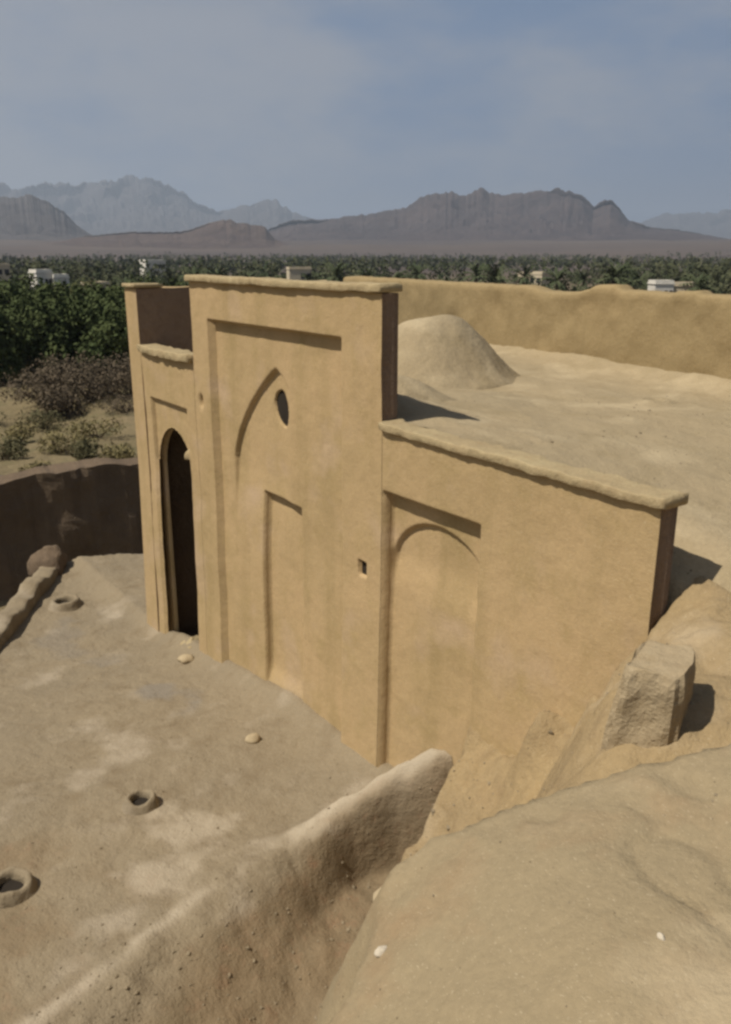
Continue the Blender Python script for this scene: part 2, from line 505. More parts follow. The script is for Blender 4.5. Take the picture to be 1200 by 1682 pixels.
mountain('mountain_range', [(130.5, 120), (129.08, 200), (127.02, 364.1), (126.01, 442.1), (124.62, 425.3), (122.94, 446.8), (121.31, 493.2), (119.01, 408.6), (115.75, 161.1),
    (112, 100)], 11000, 2200, rk2, 'faint blue mountains beyond the right end of the craggy mountain', 20.0)

# ------------------------------------------------------------------ the roof terrace and its trench
CREST = [(1.05, -5.6), (0.90, -3.6), (0.75, -2.8), (0.52, -2.08), (0.34, -1.4), (0.28, -0.98), (0.31, -0.58), (0.42, -0.28), (0.64, -0.04), (0.8, 0.2)]
CREST_Z = [0.02, 0.02, 0.03, 0.05, 0.05, 0.07, 0.16, 0.30, 0.50, 0.52]
EDGE = [(1.6, -6.6), (-3.2, -3.35), (-5.8, -1.62), (-7.75, -0.42), (-7.15, 0.85), (-6.8, 2.2)]

def terrace_base(X, Y):
    z = -0.14 * (np.clip(-1.2 - X, 0, 3.3))
    z = z + 0.13 * np.exp(-np.clip(-Y, 0, 9) / 0.14)
    return z

def terrace_z(X, Y):
    z = terrace_base(X, Y) + fbm(X * 1.1, Y * 1.1, 0, 4) * 0.022 + fbm(X * 7, Y * 7, 2, 3) * 0.006
    xc, zc = along_y(Y, CREST, CREST_Z)
    s = X - xc
    d = np.abs(s)
    nse = fbm(X * 5, Y * 5, 4, 4)
    zc = zc + (0.014 + 0.05 * np.clip(zc, 0, 1)) * fbm(X * 5, Y * 5, 9, 4, 0.6)
    left = 1 / (1 + (d / (0.15 + 0.03 * sstep(0.1, 0.6, zc))) ** 3.5)
    zl = z + np.clip(zc - terrace_base(X, Y) * 0.6, 0, 2) * left
    w = 0.16 + 0.95 * sstep(-0.45, -2.0, Y)
    floor = -0.27 + 0.05 * fbm(X * 2.3, Y * 2.3, 6, 4) + 0.02 * nse
    t = sstep(0, 1, (d + 0.012 * nse - 0.05 * sstep(-1.6, -0.6, Y)) / w)
    zr = (z + np.clip(zc - terrace_base(X, Y) * 0.6, 0, 2)) * (1 - t) + floor * t
    z = np.where(s > 0, zr, zl)
    # the edge of the roof: drops to the lane
    d, s, _ = polyline_dist(X, Y, EDGE)
    z = np.where(s < 0, z - 6.5 * sstep(0.0, 0.10, d + 0.03 * fbm(X * 4, Y * 4, 1, 3)), z)
    return z

def terrace():
    o = heightfield('terrace', -8.4, 3.6, -6.4, 0.06, 0.026, terrace_z, M['terrace_floor'])
    me = o.data
    n = len(me.vertices)
    co = np.zeros(n * 3); me.vertices.foreach_get('co', co); co = co.reshape(-1, 3)
    X, Y = co[:, 0], co[:, 1]
    s = X - along_y(Y, CREST, CREST_Z)[0]
    nz = fbm(X * 2.5, Y * 2.5, 3, 5)
    w = 0.05 + 0.33 * sstep(-0.5, -2.0, Y)
    dug = sstep(-0.5, 0.5, (s - w) / (0.10 + 0.16 * sstep(-0.5, -2.0, Y)) + 0.7 * nz) * 0.95
    dug = np.maximum(dug, 0.75 * sstep(-0.2, 0.9, nz + 1.1 - np.hypot(X - 0.15, (Y + 3.3) / 1.2) * 1.1) * (s < 0))
    pale = np.exp(-((s + 0.03 + 0.03 * nz) / (0.055 + 0.05 * sstep(-1.5, -0.8, Y))) ** 2) * 0.75 * np.clip(0.8 + nz, 0, 1)
    pale = np.maximum(pale, 0.55 * sstep(0.1, 0.8, nz + 0.9 - np.hypot(X - 0.05, Y + 1.5) * 1.5) * (s < 0.1))
    stain = 0.75 * sstep(0.0, 0.9, nz * 0.8 + 1.15 - np.hypot((X + 2.55) / 0.42, (Y + 0.72) / 0.22))
    stain = np.maximum(stain, 0.45 * sstep(0.0, 0.9, nz * 0.8 + 1.0 - np.hypot((X + 4.9) / 0.8, (Y + 1.0) / 0.35)))
    at = me.color_attributes.new('earth', 'FLOAT_COLOR', 'POINT')
    at.data.foreach_set('color', np.stack([dug, pale, stain, np.ones(n)], -1).ravel().astype(np.float32))
    tag(o, 'uneven tan mud roof terrace with a brown trench along its right side', 'terrace', kind='structure')
    # the corner of the terrace that runs on past the end of the house
    o2 = heightfield('terrace', -8.4, -4.66, 0.06, 2.0, 0.04, terrace_z, M['terrace'])
    tag(o2, 'narrow strip of mud terrace past the left end of the house', 'terrace', kind='structure')
terrace()

# ------------------------------------------------------------------ the mud building
T = 0.135
house = empty('mud_building', (0, 0, 0))
tag(house, 'two level tan mud brick house with a tall recessed portal wall and flat mud roof', 'building')

def rect_sd(x, z, x0, x1, z1):                              # open at the foot
    return np.minimum(np.minimum(x - x0, x1 - x), z1 - z)

def arch_sd(x, z, xc, a, zs, h):
    r = (a * a + h * h) / (2 * a)
    dx = np.abs(x - xc)
    top = r - np.hypot(dx + (r - a), np.maximum(z - zs, 0))
    return np.where(z > zs, top, a - dx)

def keel_sd(x, z, xc, a, zs, h):
    q = np.clip(np.abs(x - xc) / a, 0, 1)
    top = zs + h * np.clip(1 - q ** 1.15, 0, 1) ** 0.64
    return np.where(z > zs, np.minimum((top - z) * 0.6, a - np.abs(x - xc)), a - np.abs(x - xc))

def wobble(x, z, s=0.0):
    return fbm(x * 0.9 + s, z * 0.9, 1.5, 3) * 0.012 + fbm(x * 5 + s, z * 5, 7.5, 3) * 0.003

def wall_panel(name, x0, x1, z0, z1, depth, mat, parent, hole=None, step=0.0125, batter=0.0, seed=0.0, shade_end=False):
    nx, nz = int((x1 - x0) / step) + 1, int((z1 - z0) / step) + 1
    X, Z = np.meshgrid(np.linspace(x0, x1, nx), np.linspace(z0, z1, nz), indexing='ij')
    Y = wobble(X, Z, seed) + depth(X, Z) - batter * np.clip(1.6 - Z, 0, 3)
    e = np.minimum(X - x0, x1 - X)
    Y = Y + 0.014 * np.clip(1 - e / 0.03, 0, 1) ** 2 * (1 - sstep(-9, -8, -e)) * 0.6
    front = np.stack([X, Y, Z], -1).reshape(-1, 3)
    back = np.stack([X, np.maximum(np.full_like(X, T), Y + 0.05), Z], -1).reshape(-1, 3)
    keep = np.ones((nx - 1, nz - 1), bool)
    if hole is not None:
        xm, zm = (X[:-1, :-1] + X[1:, 1:]) / 2, (Z[:-1, :-1] + Z[1:, 1:]) / 2
        keep = ~hole(xm, zm)
    F = grid_faces(nx, nz, keep)
    G = grid_faces(nx, nz, keep, flip=True) + nx * nz
    # close every open edge (outline and hole) with a strip through the thickness
    kp = np.zeros((nx + 1, nz + 1), bool); kp[1:-1, 1:-1] = keep
    idx = np.arange(nx * nz).reshape(nx, nz)
    strips = []
    i, j = np.nonzero(kp[1:, 1:-1] != kp[:-1, 1:-1])        # vertical edges (between columns)
    for a, b in zip(i, j):
        p, q = idx[a, b], idx[a, b + 1]
        if not kp[a, b + 1]: p, q = q, p
        strips.append((p, q, q + nx * nz, p + nx * nz))
    i, j = np.nonzero(kp[1:-1, 1:] != kp[1:-1, :-1])
    for a, b in zip(i, j):
        p, q = idx[a, b], idx[a + 1, b]
        if kp[a + 1, b]: p, q = q, p
        strips.append((p, q, q + nx * nz, p + nx * nz))
    F = np.concatenate([F, G, np.array(strips)])
    o = mesh_obj(name, np.concatenate([front, back]), F, mat, parent)
    if shade_end:                                            # end turned from the sun: its shade is painted as darker mud
        o.data.materials.append(M['shade_side'])
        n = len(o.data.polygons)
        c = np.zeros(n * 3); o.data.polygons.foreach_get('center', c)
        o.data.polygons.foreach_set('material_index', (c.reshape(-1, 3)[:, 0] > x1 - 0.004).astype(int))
    return o

def coping(name, x0, x1, y0, y1, z0, z1, mat, parent, seed, step=0.02, rag=0.012):
    """an uneven mud capping that oversails the wall face"""
    nx = int((x1 - x0) / step) + 1
    xs = np.linspace(x0, x1, nx)
    ring = []
    w, h = y1 - y0, z1 - z0
    n = 28
    for k in range(n):
        t = 2 * math.pi * k / n
        c, s = math.cos(t), math.sin(t)
        ring.append((math.copysign(abs(c) ** 0.25, c) * w / 2, math.copysign(abs(s) ** 0.25, s) * h / 2))
    ring = np.array(ring)
    V = []
    for i, x in enumerate(xs):
        g = fbm(np.full(n, x * 7) + seed, ring[:, 0] * 8, ring[:, 1] * 8, 4, 0.65)
        b = fbm(x * 2.2 + seed, 0.5, 0, 3) * rag * 1.3 + fbm(x * 9 + seed, 2.5, 0, 2) * rag * 0.7
        fade = min(1, (i + 1) / 3, (nx - i) / 3) ** 0.5
        y = (y0 + y1) / 2 + ring[:, 0] * (0.8 + 0.2 * fade) + g * rag * np.sign(ring[:, 0])
        z = (z0 + z1) / 2 + ring[:, 1] * (0.8 + 0.2 * fade) + b + g * rag * 0.8 * (ring[:, 1] > 0)
        V += [(x, yy, zz) for yy, zz in zip(y, z)]
    F = []
    for i in range(nx - 1):
        for k in range(n):
            a = i * n + k
            c = i * n + (k + 1) % n
            F.append((a, a + n, c + n, c))
    F.append(tuple(range(n)))
    F.append(tuple((nx - 1) * n + k for k in range(n))[::-1])
    return mesh_obj(name, V, F, mat, parent)

# -- the tall portal with its stepped recesses
def portal_depth(x, z):
    d = 0.075 * sstep(0, 0.013, rect_sd(x, z, -2.71, -0.50, 3.41))
    fade = sstep(1.55, 2.15, z)
    d = d + 0.042 * sstep(0, 0.025, keel_sd(x, z, -1.60, 0.82, 2.12, 0.96)) * fade * (1 - sstep(-1.58, -1.35, x))
    d = d + 0.075 * sstep(0, 0.013, rect_sd(x, z, -1.90, -1.22, 1.935)) * sstep(-0.1, 0.25, z)
    d = d + 0.22 * sstep(0, 0.12, 1 - np.hypot((x + 1.55) / 0.15, (z - 2.73 + 0.2 * (x + 1.55)) / 0.15))
    d = d + 0.16 * sstep(0, 0.012, 0.055 - np.abs(x + 0.235) - 0.1 * np.abs(z - 1.71)) * sstep(0, 0.012, z - 1.65) * sstep(0, 0.012, 1.775 - z)
    d = d + 0.07 * np.exp(-(((x + 2.93) / 0.03) ** 2 + ((z - 2.62) / 0.05) ** 2))
    return d
portal = wall_panel('portal_wall', -3.06, 0.0, -1.2, 3.74, portal_depth, M['wall'], house, batter=0.02, seed=1.0, shade_end=True)
coping('coping', -3.085, 0.015, -0.04, T + 0.03, 3.739, 3.797, M['coping'], portal, 2.0, rag=0.006)
sh = MB(); sh.box(-1.72, -1.38, 0.142, 0.148, 2.56, 2.90); sh.build('window_shade_sheet', M['hollow_shade'], portal)  # dark sheet just behind the face paints the opening's shade
sh = MB(); sh.box(-0.31, -0.16, 0.034, 0.038, 1.63, 1.80); sh.build('socket_shade_sheet', M['hollow_shade'], portal)  # shade of the small hole, painted as a dark sheet

# -- the low side wall with a rectangular panel and an arch inside it
def side_depth(x, z):
    d = 0.09 * sstep(0, 0.013, rect_sd(x, z, 0.02, 1.02, 2.385))
    a = 1 - np.hypot((x - 0.53) / 0.50, np.maximum(z - 1.84, 0) / 0.39)
    a = np.where(z > 1.84, a * 0.44, 0.50 - np.abs(x - 0.53))
    d = d + 0.035 * sstep(0, 0.025, a) * sstep(1.62, 1.95, z)
    return d
side = wall_panel('side_wall', 0.003, 2.29, -0.8, 2.81, side_depth, M['wall'], house, batter=0.02, seed=1.0, shade_end=True)
coping('coping', 0.006, 2.33, -0.036, T + 0.02, 2.808, 2.866, M['coping'], side, 9.0, rag=0.008)

# -- the lower bay at the far end with the doorway
DOOR = (-3.745, 0.465, 1.72, 0.50)
def bay_depth(x, z):
    d = 0.045 * sstep(0, 0.013, rect_sd(x, z, -4.22, -3.27, 2.49))
    d = d + 0.05 * np.exp(-(((x + 4.44) / 0.03) ** 2 + ((z - 1.42) / 0.04) ** 2))
    return d
def door_hole(x, z):
    return (arch_sd(x, z, *DOOR) > 0) & (z > -0.38 + 0.03 * np.sin(x * 17))
bay = wall_panel('door_bay', -4.40, -3.063, -1.4, 2.97, bay_depth, M['wall'], house, hole=door_hole, batter=0.02, seed=1.0)
coping('coping', -4.38, -3.07, -0.055, T + 0.05, 2.965, 3.045, M['coping'], bay, 14.0)
# broken plaster at the springing of the arch and at the sill
lump('broken_plaster', 0.10, 0.09, 0.085, M['coping'], 31, 0.3, 12, bay, (-3.345, 0.07, 1.99))
lump('broken_plaster', 0.20, 0.16, 0.14, M['coping'], 32, 0.35, 12, bay, (-3.56, 0.02, -0.30))
# dark room behind the doorway
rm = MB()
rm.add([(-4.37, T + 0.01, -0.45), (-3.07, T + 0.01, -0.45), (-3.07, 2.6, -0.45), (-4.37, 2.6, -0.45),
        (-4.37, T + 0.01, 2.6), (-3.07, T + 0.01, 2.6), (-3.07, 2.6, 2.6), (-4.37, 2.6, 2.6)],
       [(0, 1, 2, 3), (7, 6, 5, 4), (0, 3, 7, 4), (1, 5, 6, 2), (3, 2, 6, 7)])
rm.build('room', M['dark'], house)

# -- the end wall: its narrow front is the left pier, its inner side looks back along the roof
def end_wall():
    x0, x1, y0, y1, z0, z1 = -4.73, -4.40, -0.008, 2.9, -5.5, 3.63
    ny, nz = 74, 190
    yy, zz = np.linspace(y0, y1, ny), np.linspace(z0, z1, nz)
    mb = MB()
    def sheet(P, flip):
        a, b = P.shape[:2]
        mb.add(P.reshape(-1, 3), grid_faces(a, b, flip=flip))
    Y, Z = np.meshgrid(yy, zz, indexing='ij')
    for xx, fl in ((x1, False), (x0, True)):
        Xs = xx + (fbm(Y * 2, Z * 2, xx, 3) * 0.008) * np.minimum(1, np.minimum(Y - y0, z1 - Z) / 0.1)
        Xs = Xs - (0.012 * np.clip(1.6 - Z, 0, 8)) * (xx == x0)
        sheet(np.stack([Xs, Y - 0.02 * np.clip(1.6 - Z, 0, 3) * (Y < y0 + 0.001), Z], -1), fl)
    xx = np.linspace(x0, x1, 12)
    X, Z = np.meshgrid(xx, zz, indexing='ij')
    Xb = X - 0.012 * np.clip(1.6 - Z, 0, 8) * (X == x0)
    sheet(np.stack([Xb, np.full_like(X, y0) - 0.02 * np.clip(1.6 - Z, 0, 3), Z], -1), False)
    sheet(np.stack([X, np.full_like(X, y1), Z], -1), True)
    X, Y = np.meshgrid(xx, yy, indexing='ij')
    sheet(np.stack([X, Y, np.full_like(X, z1) + 0.012 * np.abs(fbm(X * 6, Y * 3, 0, 3)) * np.minimum(1, (Y - y0) / 0.1)], -1), False)
    o = mb.build('end_wall', M['wall'], house, smooth=False)
    o.data.materials.append(M['shade_side'])                      # inner side away from the sun, shade put into its colour
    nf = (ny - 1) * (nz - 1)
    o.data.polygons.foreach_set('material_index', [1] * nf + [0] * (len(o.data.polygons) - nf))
    coping('coping', x0 - 0.02, x1 + 0.02, y0 - 0.03, y0 + 0.32, z1 + 0.012, z1 + 0.05, M['coping'], o, 21.0, rag=0.006)
end_wall()

# -- the flat mud roof behind the walls, its dome, and the parapet at the back
def roof_z(X, Y):
    z = 2.80 + 0.045 * np.exp(-np.clip(Y - T, 0, 9) / 0.25) - 0.07 * sstep(0.5, 2.5, Y)
    z = z - 0.26 * sstep(0.6, 2.4, X) * (1 - sstep(1.0, 3.6, Y)) - 0.16 * sstep(2.0, 3.0, X) * (1 - sstep(0.3, 2.0, Y))
    z = z + 0.12 * np.exp(-np.clip(4.1 + 0.13 * (0.13 - X) - Y, 0, 9) / 0.2)
    z = z + fbm(X * 0.8, Y * 0.8, 5, 4) * 0.03 + fbm(X * 6, Y * 6, 8, 3) * 0.006
    z = z + 0.16 * np.exp(-((X + 0.9) / 0.9) ** 2 - ((Y - 0.3) / 0.55) ** 2) * sstep(0.16, 0.45, Y)
    z = z - 0.24 * sstep(1.6, 2.25, X) * (1 - sstep(0.10, 0.60, Y))
    z = z - 0.30 * sstep(1.95, 2.28, X) * (1 - sstep(0.06, 0.24, Y))
    r = np.hypot(X - 0.02, Y - 3.04)
    z = z + 0.035 * np.exp(-((r - 0.12) / 0.06) ** 2) - 0.22 * (1 - sstep(0.045, 0.075, r))
    return z
heightfield('roof', -4.40, 9.0, T + 0.004, 4.7, 0.03, roof_z, M['roof'], house)
heightfield('roof', 2.294, 9.0, 0.02, T + 0.004, 0.02, roof_z, M['roof'], house)

def dome_z(X, Y):
    a = np.hypot((X + 2.36) / 0.80, (Y - 2.4) / 1.0)
    z = 2.62 + 0.76 * np.exp(-(a / 0.82) ** 2.7) - 0.2 * sstep(1.1, 1.35, a)
    b = np.hypot((X + 1.15) / 0.62, (Y - 1.05) / 0.62)
    z2 = 2.62 + 0.33 * np.exp(-(b / 0.85) ** 2.4) - 0.2 * sstep(1.1, 1.4, b)
    z = np.maximum(z, z2)
    return z + fbm(X * 1.9, Y * 1.9, 3, 5) * 0.04
heightfield('roof_dome', -3.75, 0.3, 0.16, 4.15, 0.03, dome_z, M['roof'], house)

def parapet():
    x0, x1 = -8.0, 9.0
    n = 620
    xs = np.linspace(x0, x1, n)
    yb = 4.12 + 0.125 * (0.13 - xs)
    # the crest: a broken dip over the dome and raised stumps further right
    zt = 3.61 + 0.008 * fbm(xs * 1.6, 0.3, 0, 4) + 0.008 * fbm(xs * 9, 0.3, 0, 3)
    zt = zt - 0.06 * sstep(0, 0.35, xs + 3.05) * (1 - sstep(-0.1, 0.35, xs + 2.2)) + 0.045 * (sstep(0, 0.12, xs + 1.98) - sstep(0, 0.12, xs + 1.55))
    zt = zt + 0.03 * (sstep(0, 0.06, xs + 0.75) - sstep(0, 0.06, xs + 0.45))
    V = []
    prof = [(0.10, -6.0), (0.02, 2.4), (0.0, 2.75)] + [(0.0, t) for t in np.linspace(0.08, 0.95, 14)] + [(0.02, 0.985), (0.07, 1.0), (0.20, 1.0), (0.26, 0.985), (0.28, 0.9), (0.32, -6.0)]
    for i, x in enumerate(xs):
        for k, (dy, t) in enumerate(prof):
            z = t if (k in (0, 1, 2, len(prof) - 1)) else 2.75 + t * (zt[i] - 2.75)
            w = 0.0 if k in (0, len(prof) - 1) else float(fbm(x * 3, z * 3, dy * 3, 3)) * 0.022
            V.append((x, yb[i] + dy + w, z))
    F = grid_faces(n, len(prof))
    mesh_obj('parapet', V, F, M['parapet'], house)
parapet()

# ------------------------------------------------------------------ the vault in front that the photographer stands on
VEDGE = [(4.6, -7.5), (3.6, -4.6), (3.25, -3.2), (3.09, -2.45), (2.94, -2.26), (2.84, -2.09), (2.83, -1.87), (2.96, -1.60), (3.12, -1.36), (3.24, -1.20), (3.35, -1.03), (3.7, -0.55), (4.4, 0.3)]
VEDGE_Z = [1.7, 1.8, 1.85, 1.88, 1.92, 1.97, 2.05, 2.15, 2.25, 2.33, 2.40, 2.5, 2.6]
def vault_z(X, Y):
    xe, ze = along_y(Y, VEDGE, VEDGE_Z)
    s = (X - xe) * (0.93 - 0.18 * sstep(-2.2, -1.6, Y))
    d = np.abs(s)
    k = 0.62 - 0.12 * sstep(-1.9, -1.0, Y)
    zin = ze + 0.03 + k * 0.8 * (1 - np.exp(-d / 0.9)) * (1 - 0.25 * sstep(-2, -1, Y))
    d2 = d + 0.05 * fbm(X * 3.5, Y * 3.5, 2, 4)
    zout = ze - 2.4 * np.clip(d2, 0, 9) + 0.03
    z = np.where(s > 0, zin, np.maximum(zout, -0.6))
    rill = np.abs(fbm(X * 1.1 + 0.4 * Y, Y * 2.6, 9, 4))
    return z + fbm(X * 1.3, Y * 1.3, 6, 5) * 0.03 - 0.02 * (1 - sstep(0, 0.16, rill)) * sstep(0.05, 0.6, s + 0.3) + fbm(X * 8, Y * 8, 2, 4) * 0.006
o = heightfield('vaulted_roof', 1.4, 8.5, -7.5, 0.1, 0.025, vault_z, M['vault'])
tag(o, 'smooth rounded tan mud vault filling the lower right corner', 'vaulted roof')

# ------------------------------------------------------------------ fallen mud heaped against the side wall
HX = [0.55, 0.74, 0.82, 0.92, 1.05, 1.26, 1.45, 1.57, 1.71, 1.85, 2.0, 2.1, 2.2, 2.3, 2.6, 3.0, 4.2]
HZ = [-0.5, 0.25, 0.85, 1.02, 0.98, 0.98, 1.08, 1.12, 1.30, 1.38, 1.50, 1.68, 1.92, 2.14, 2.28, 2.35, 2.42]
def heap_z(X, Y):
    w = np.clip(-Y, 0, 9)
    hw = np.interp(X + 0.05 * fbm(X * 3, Y * 3, 3, 3), HX, HZ)
    steep = 0.95 - 0.65 * sstep(1.9, 2.7, X)
    z = hw - steep * w - 0.35 * w * w * (1 - sstep(2.2, 2.9, X))
    # the eroded gully head beside the trench
    z = z - 1.3 * (1 - sstep(0.0, 0.14, X - 0.86 - 0.12 * w + 0.05 * fbm(X * 4, Y * 4, 8, 3)))
    z = z - 0.7 * np.exp(-((X - 0.93) / 0.06) ** 4 - ((Y + 0.24) / 0.10) ** 4)
    z = z + 0.75 * np.clip(Y, 0, 0.3) * (1 - 0.85 * sstep(2.32, 2.7, X)) - 0.9 * np.clip(Y - 0.33, 0, 1)
    for px_, py_, ph_, pr_ in ((1.70, -0.14, 0.19, 0.12), (2.05, -0.13, 0.22, 0.085), (1.35, -0.3, 0.08, 0.09), (1.85, -0.38, 0.09, 0.08), (2.2, -0.5, 0.08, 0.09), (2.62, -0.64, 0.18, 0.27), (1.0, -0.25, 0.05, 0.12)):
        z = z + ph_ * np.exp(-(((X - px_) ** 2 + (Y - py_) ** 2) / pr_ ** 2))
    z = z + fbm(X * 4.2, Y * 4.2, 1, 5, 0.58) * 0.065 * (1 - 0.6 * sstep(2.2, 2.6, X)) + fbm(X * 11, Y * 11, 1, 3) * 0.012
    return z
o = heightfield('mud_mound', 0.5, 5.4, -2.2, 0.8, 0.02, heap_z, M['mound'])
tag(o, 'lumpy ochre mound of fallen mud against the low wall', 'mound')
# a leftover stub of wall on the mound
def stub():
    mb = MB()
    n, nz = 40, 22
    V = []
    bx = [(-0.13, -0.21), (0.125, -0.15), (0.09, 0.17), (-0.155, 0.13)]
    for k in range(nz):
        t = k / (nz - 1)
        sc = 0.96 + 0.8 * (1 - t) ** 3 - (0.10 * max(0, (t - 0.9) / 0.1) ** 2)
        sh_ = -0.10 * (1 - t) ** 3
        for i in range(n):
            q = i / n * 4
            a, b = bx[int(q) % 4], bx[(int(q) + 1) % 4]
            f = q - int(q)
            x, y = a[0] + (b[0] - a[0]) * f, a[1] + (b[1] - a[1]) * f
            c = 1 - 0.17 * (1 - abs(2 * f - 1)) ** 0 * (abs(2 * f - 1) ** 6)
            g = 1 + 0.11 * float(fbm(x * 7, y * 7, t * 3, 3))
            V.append((x * sc * c * g + sh_, y * sc * c * g, -0.25 + 0.72 * t + 0.02 * float(fbm(x * 9, y * 9, 4, 3)) * t))
    F = []
    for k in range(nz - 1):
        for i in range(n):
            F.append((k * n + i, k * n + (i + 1) % n, (k + 1) * n + (i + 1) % n, (k + 1) * n + i))
    F.append(tuple((nz - 1) * n + i for i in range(n)))
    F.append(tuple(range(n))[::-1])
    o = mesh_obj('wall_stub', V, F, M['clump'], None, False, (2.87, -0.71, 1.965))
    o.rotation_euler = (0, 0, R(14))
    tag(o, 'square pale stub of broken mud wall standing on the mound', 'wall stub')
stub()
# ------------------------------------------------------------------ roof vents on the terrace
def vent(x, y, r, h, label, zfn=terrace_z, sx=1.0, rz=0.0):
    z = float(zfn(np.array([x]), np.array([y]))[0])
    root = empty('roof_vent', (x, y, z), rz)
    tag(root, label, 'roof vent', 'mud collared vents in the terrace')
    n = 40
    prof = [(1.55, -0.06), (1.42, 0.25), (1.30, 0.72), (1.20, 0.95), (1.08, 1.0), (0.95, 0.94), (0.84, 0.75), (0.80, 0.3), (0.78, 0.05)]
    V = []
    for k in range(n):
        t = 2 * math.pi * k / n
        g = 1 + 0.07 * float(fbm(math.cos(t) * 1.3 + x, math.sin(t) * 1.3, 1, 3))
        hh = 1 + 0.22 * float(fbm(math.cos(t) * 1.1, math.sin(t) * 1.1 + y, 4, 2))
        for pr, pz in prof:
            V.append((pr * r * g * math.cos(t) * sx, pr * r * g * math.sin(t), pz * h * hh))
    m = len(prof)
    F = [(k * m + j, ((k + 1) % n) * m + j, ((k + 1) % n) * m + j + 1, k * m + j + 1) for k in range(n) for j in range(m - 1)]
    mesh_obj('collar', V, F, M['terrace'], root)
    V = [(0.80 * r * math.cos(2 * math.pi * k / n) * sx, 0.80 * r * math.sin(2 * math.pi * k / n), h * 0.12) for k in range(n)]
    mesh_obj('shaft_shade_disc', V, [tuple(range(n))], M['hollow_shade'], root, False)  # near-black disc paints the shade down the shaft
    return root
vent(-0.80, -1.66, 0.092, 0.07, 'small mud vent collar in the middle of the terrace')
vent(-0.44, -2.70, 0.116, 0.085, 'wide vent collar at the left edge, nearest the viewer')
vent(-6.10, -0.64, 0.15, 0.085, 'far vent hole near the corner of the low terrace parapet')

# ------------------------------------------------------------------ the low parapet at the lip of the terrace
def low_parapet(pts, h, w, label, seed):
    mb = []
    out = []
    for i in range(len(pts) - 1):
        a, b = Vector(pts[i] + (0,)), Vector(pts[i + 1] + (0,))
        m = max(2, int((b - a).length / 0.05))
        out += [a + (b - a) * (k / m) for k in range(m)]
    out.append(Vector(pts[-1] + (0,)))
    V = []
    prof = [(-0.55, -0.6), (-0.52, 0.5), (-0.49, 0.9), (-0.42, 1.0), (-0.1, 1.03), (0.2, 0.98), (0.42, 0.97), (0.49, 0.88), (0.52, 0.5), (0.55, -0.6)]
    for i, p in enumerate(out):
        d = (out[min(i + 1, len(out) - 1)] - out[max(i - 1, 0)]).normalized()
        nrm = Vector((d.y, -d.x, 0))
        zb = float(terrace_base(np.array([p.x]), np.array([p.y]))[0])
        hh = h * (1 + 0.4 * float(fbm(i * 0.13 + seed, 1, 0, 3)))
        for dx, dz in prof:
            g = 0.02 * float(fbm(i * 0.3 + seed, dx * 3, dz * 2, 3))
            q = p + nrm * (dx * w + g)
            V.append((q.x, q.y, zb + dz * hh))
    m = len(prof)
    F = [tuple(x) for x in grid_faces(len(out), m).tolist()] + [tuple(range(m)), tuple((len(out) - 1) * m + k for k in range(m))[::-1]]
    o = mesh_obj('low_parapet', V, F, M['terrace'])
    tag(o, label, 'parapet')
low_parapet([(0.4, -5.55), (-3.1, -3.2), (-5.7, -1.52), (-7.55, -0.35)], 0.16, 0.26, 'low worn mud parapet along the left lip of the terrace', 3.0)
o = lump('mud_block', 0.34, 0.26, 0.36, M['dark'], 51, 0.15, 16, None, (-7.55, -0.42, -0.42), 0.4)
tag(o, 'rough block of brown mud at the far end of the low parapet', 'mud block')

# ------------------------------------------------------------------ loose stones
def stone(x, y, zfn, s, mat, label, seed, group=None):
    z = float(zfn(np.array([x]), np.array([y]))[0])
    o = lump('stone', s, s * 0.8, s * 0.65, mat, seed, 0.15, 10, None, (x, y, z + s * 0.15), seed)
    tag(o, label, 'stone', group)
stone(3.02, -2.25, vault_z, 0.026, M['stone'], 'white stone at the foot edge of the mud vault above the trench', 61)
stone(3.71, -1.89, vault_z, 0.014, M['stone'], 'small pale pebble alone on the smooth mud vault', 62)
stone(1.45, -1.44, terrace_z, 0.055, M['brick'], 'reddish brown clod lying in the trench bottom', 63)
stone(-1.10, -0.55, terrace_z, 0.075, M['clod'], 'flat pale clod on the terrace before the portal', 64)
stone(2.62, -1.92, vault_z, 0.075, M['clod'], 'larger pale lump of rubble on the vault flank over the trench', 65)
stone(2.66, -1.70, vault_z, 0.05, M['clod'], 'smaller pale lump of rubble beside the larger one on the vault flank', 66)
stone(-3.25, -0.20, terrace_z, 0.10, M['clod'], 'clod of fallen plaster at the foot of the pier right of the doorway', 67)

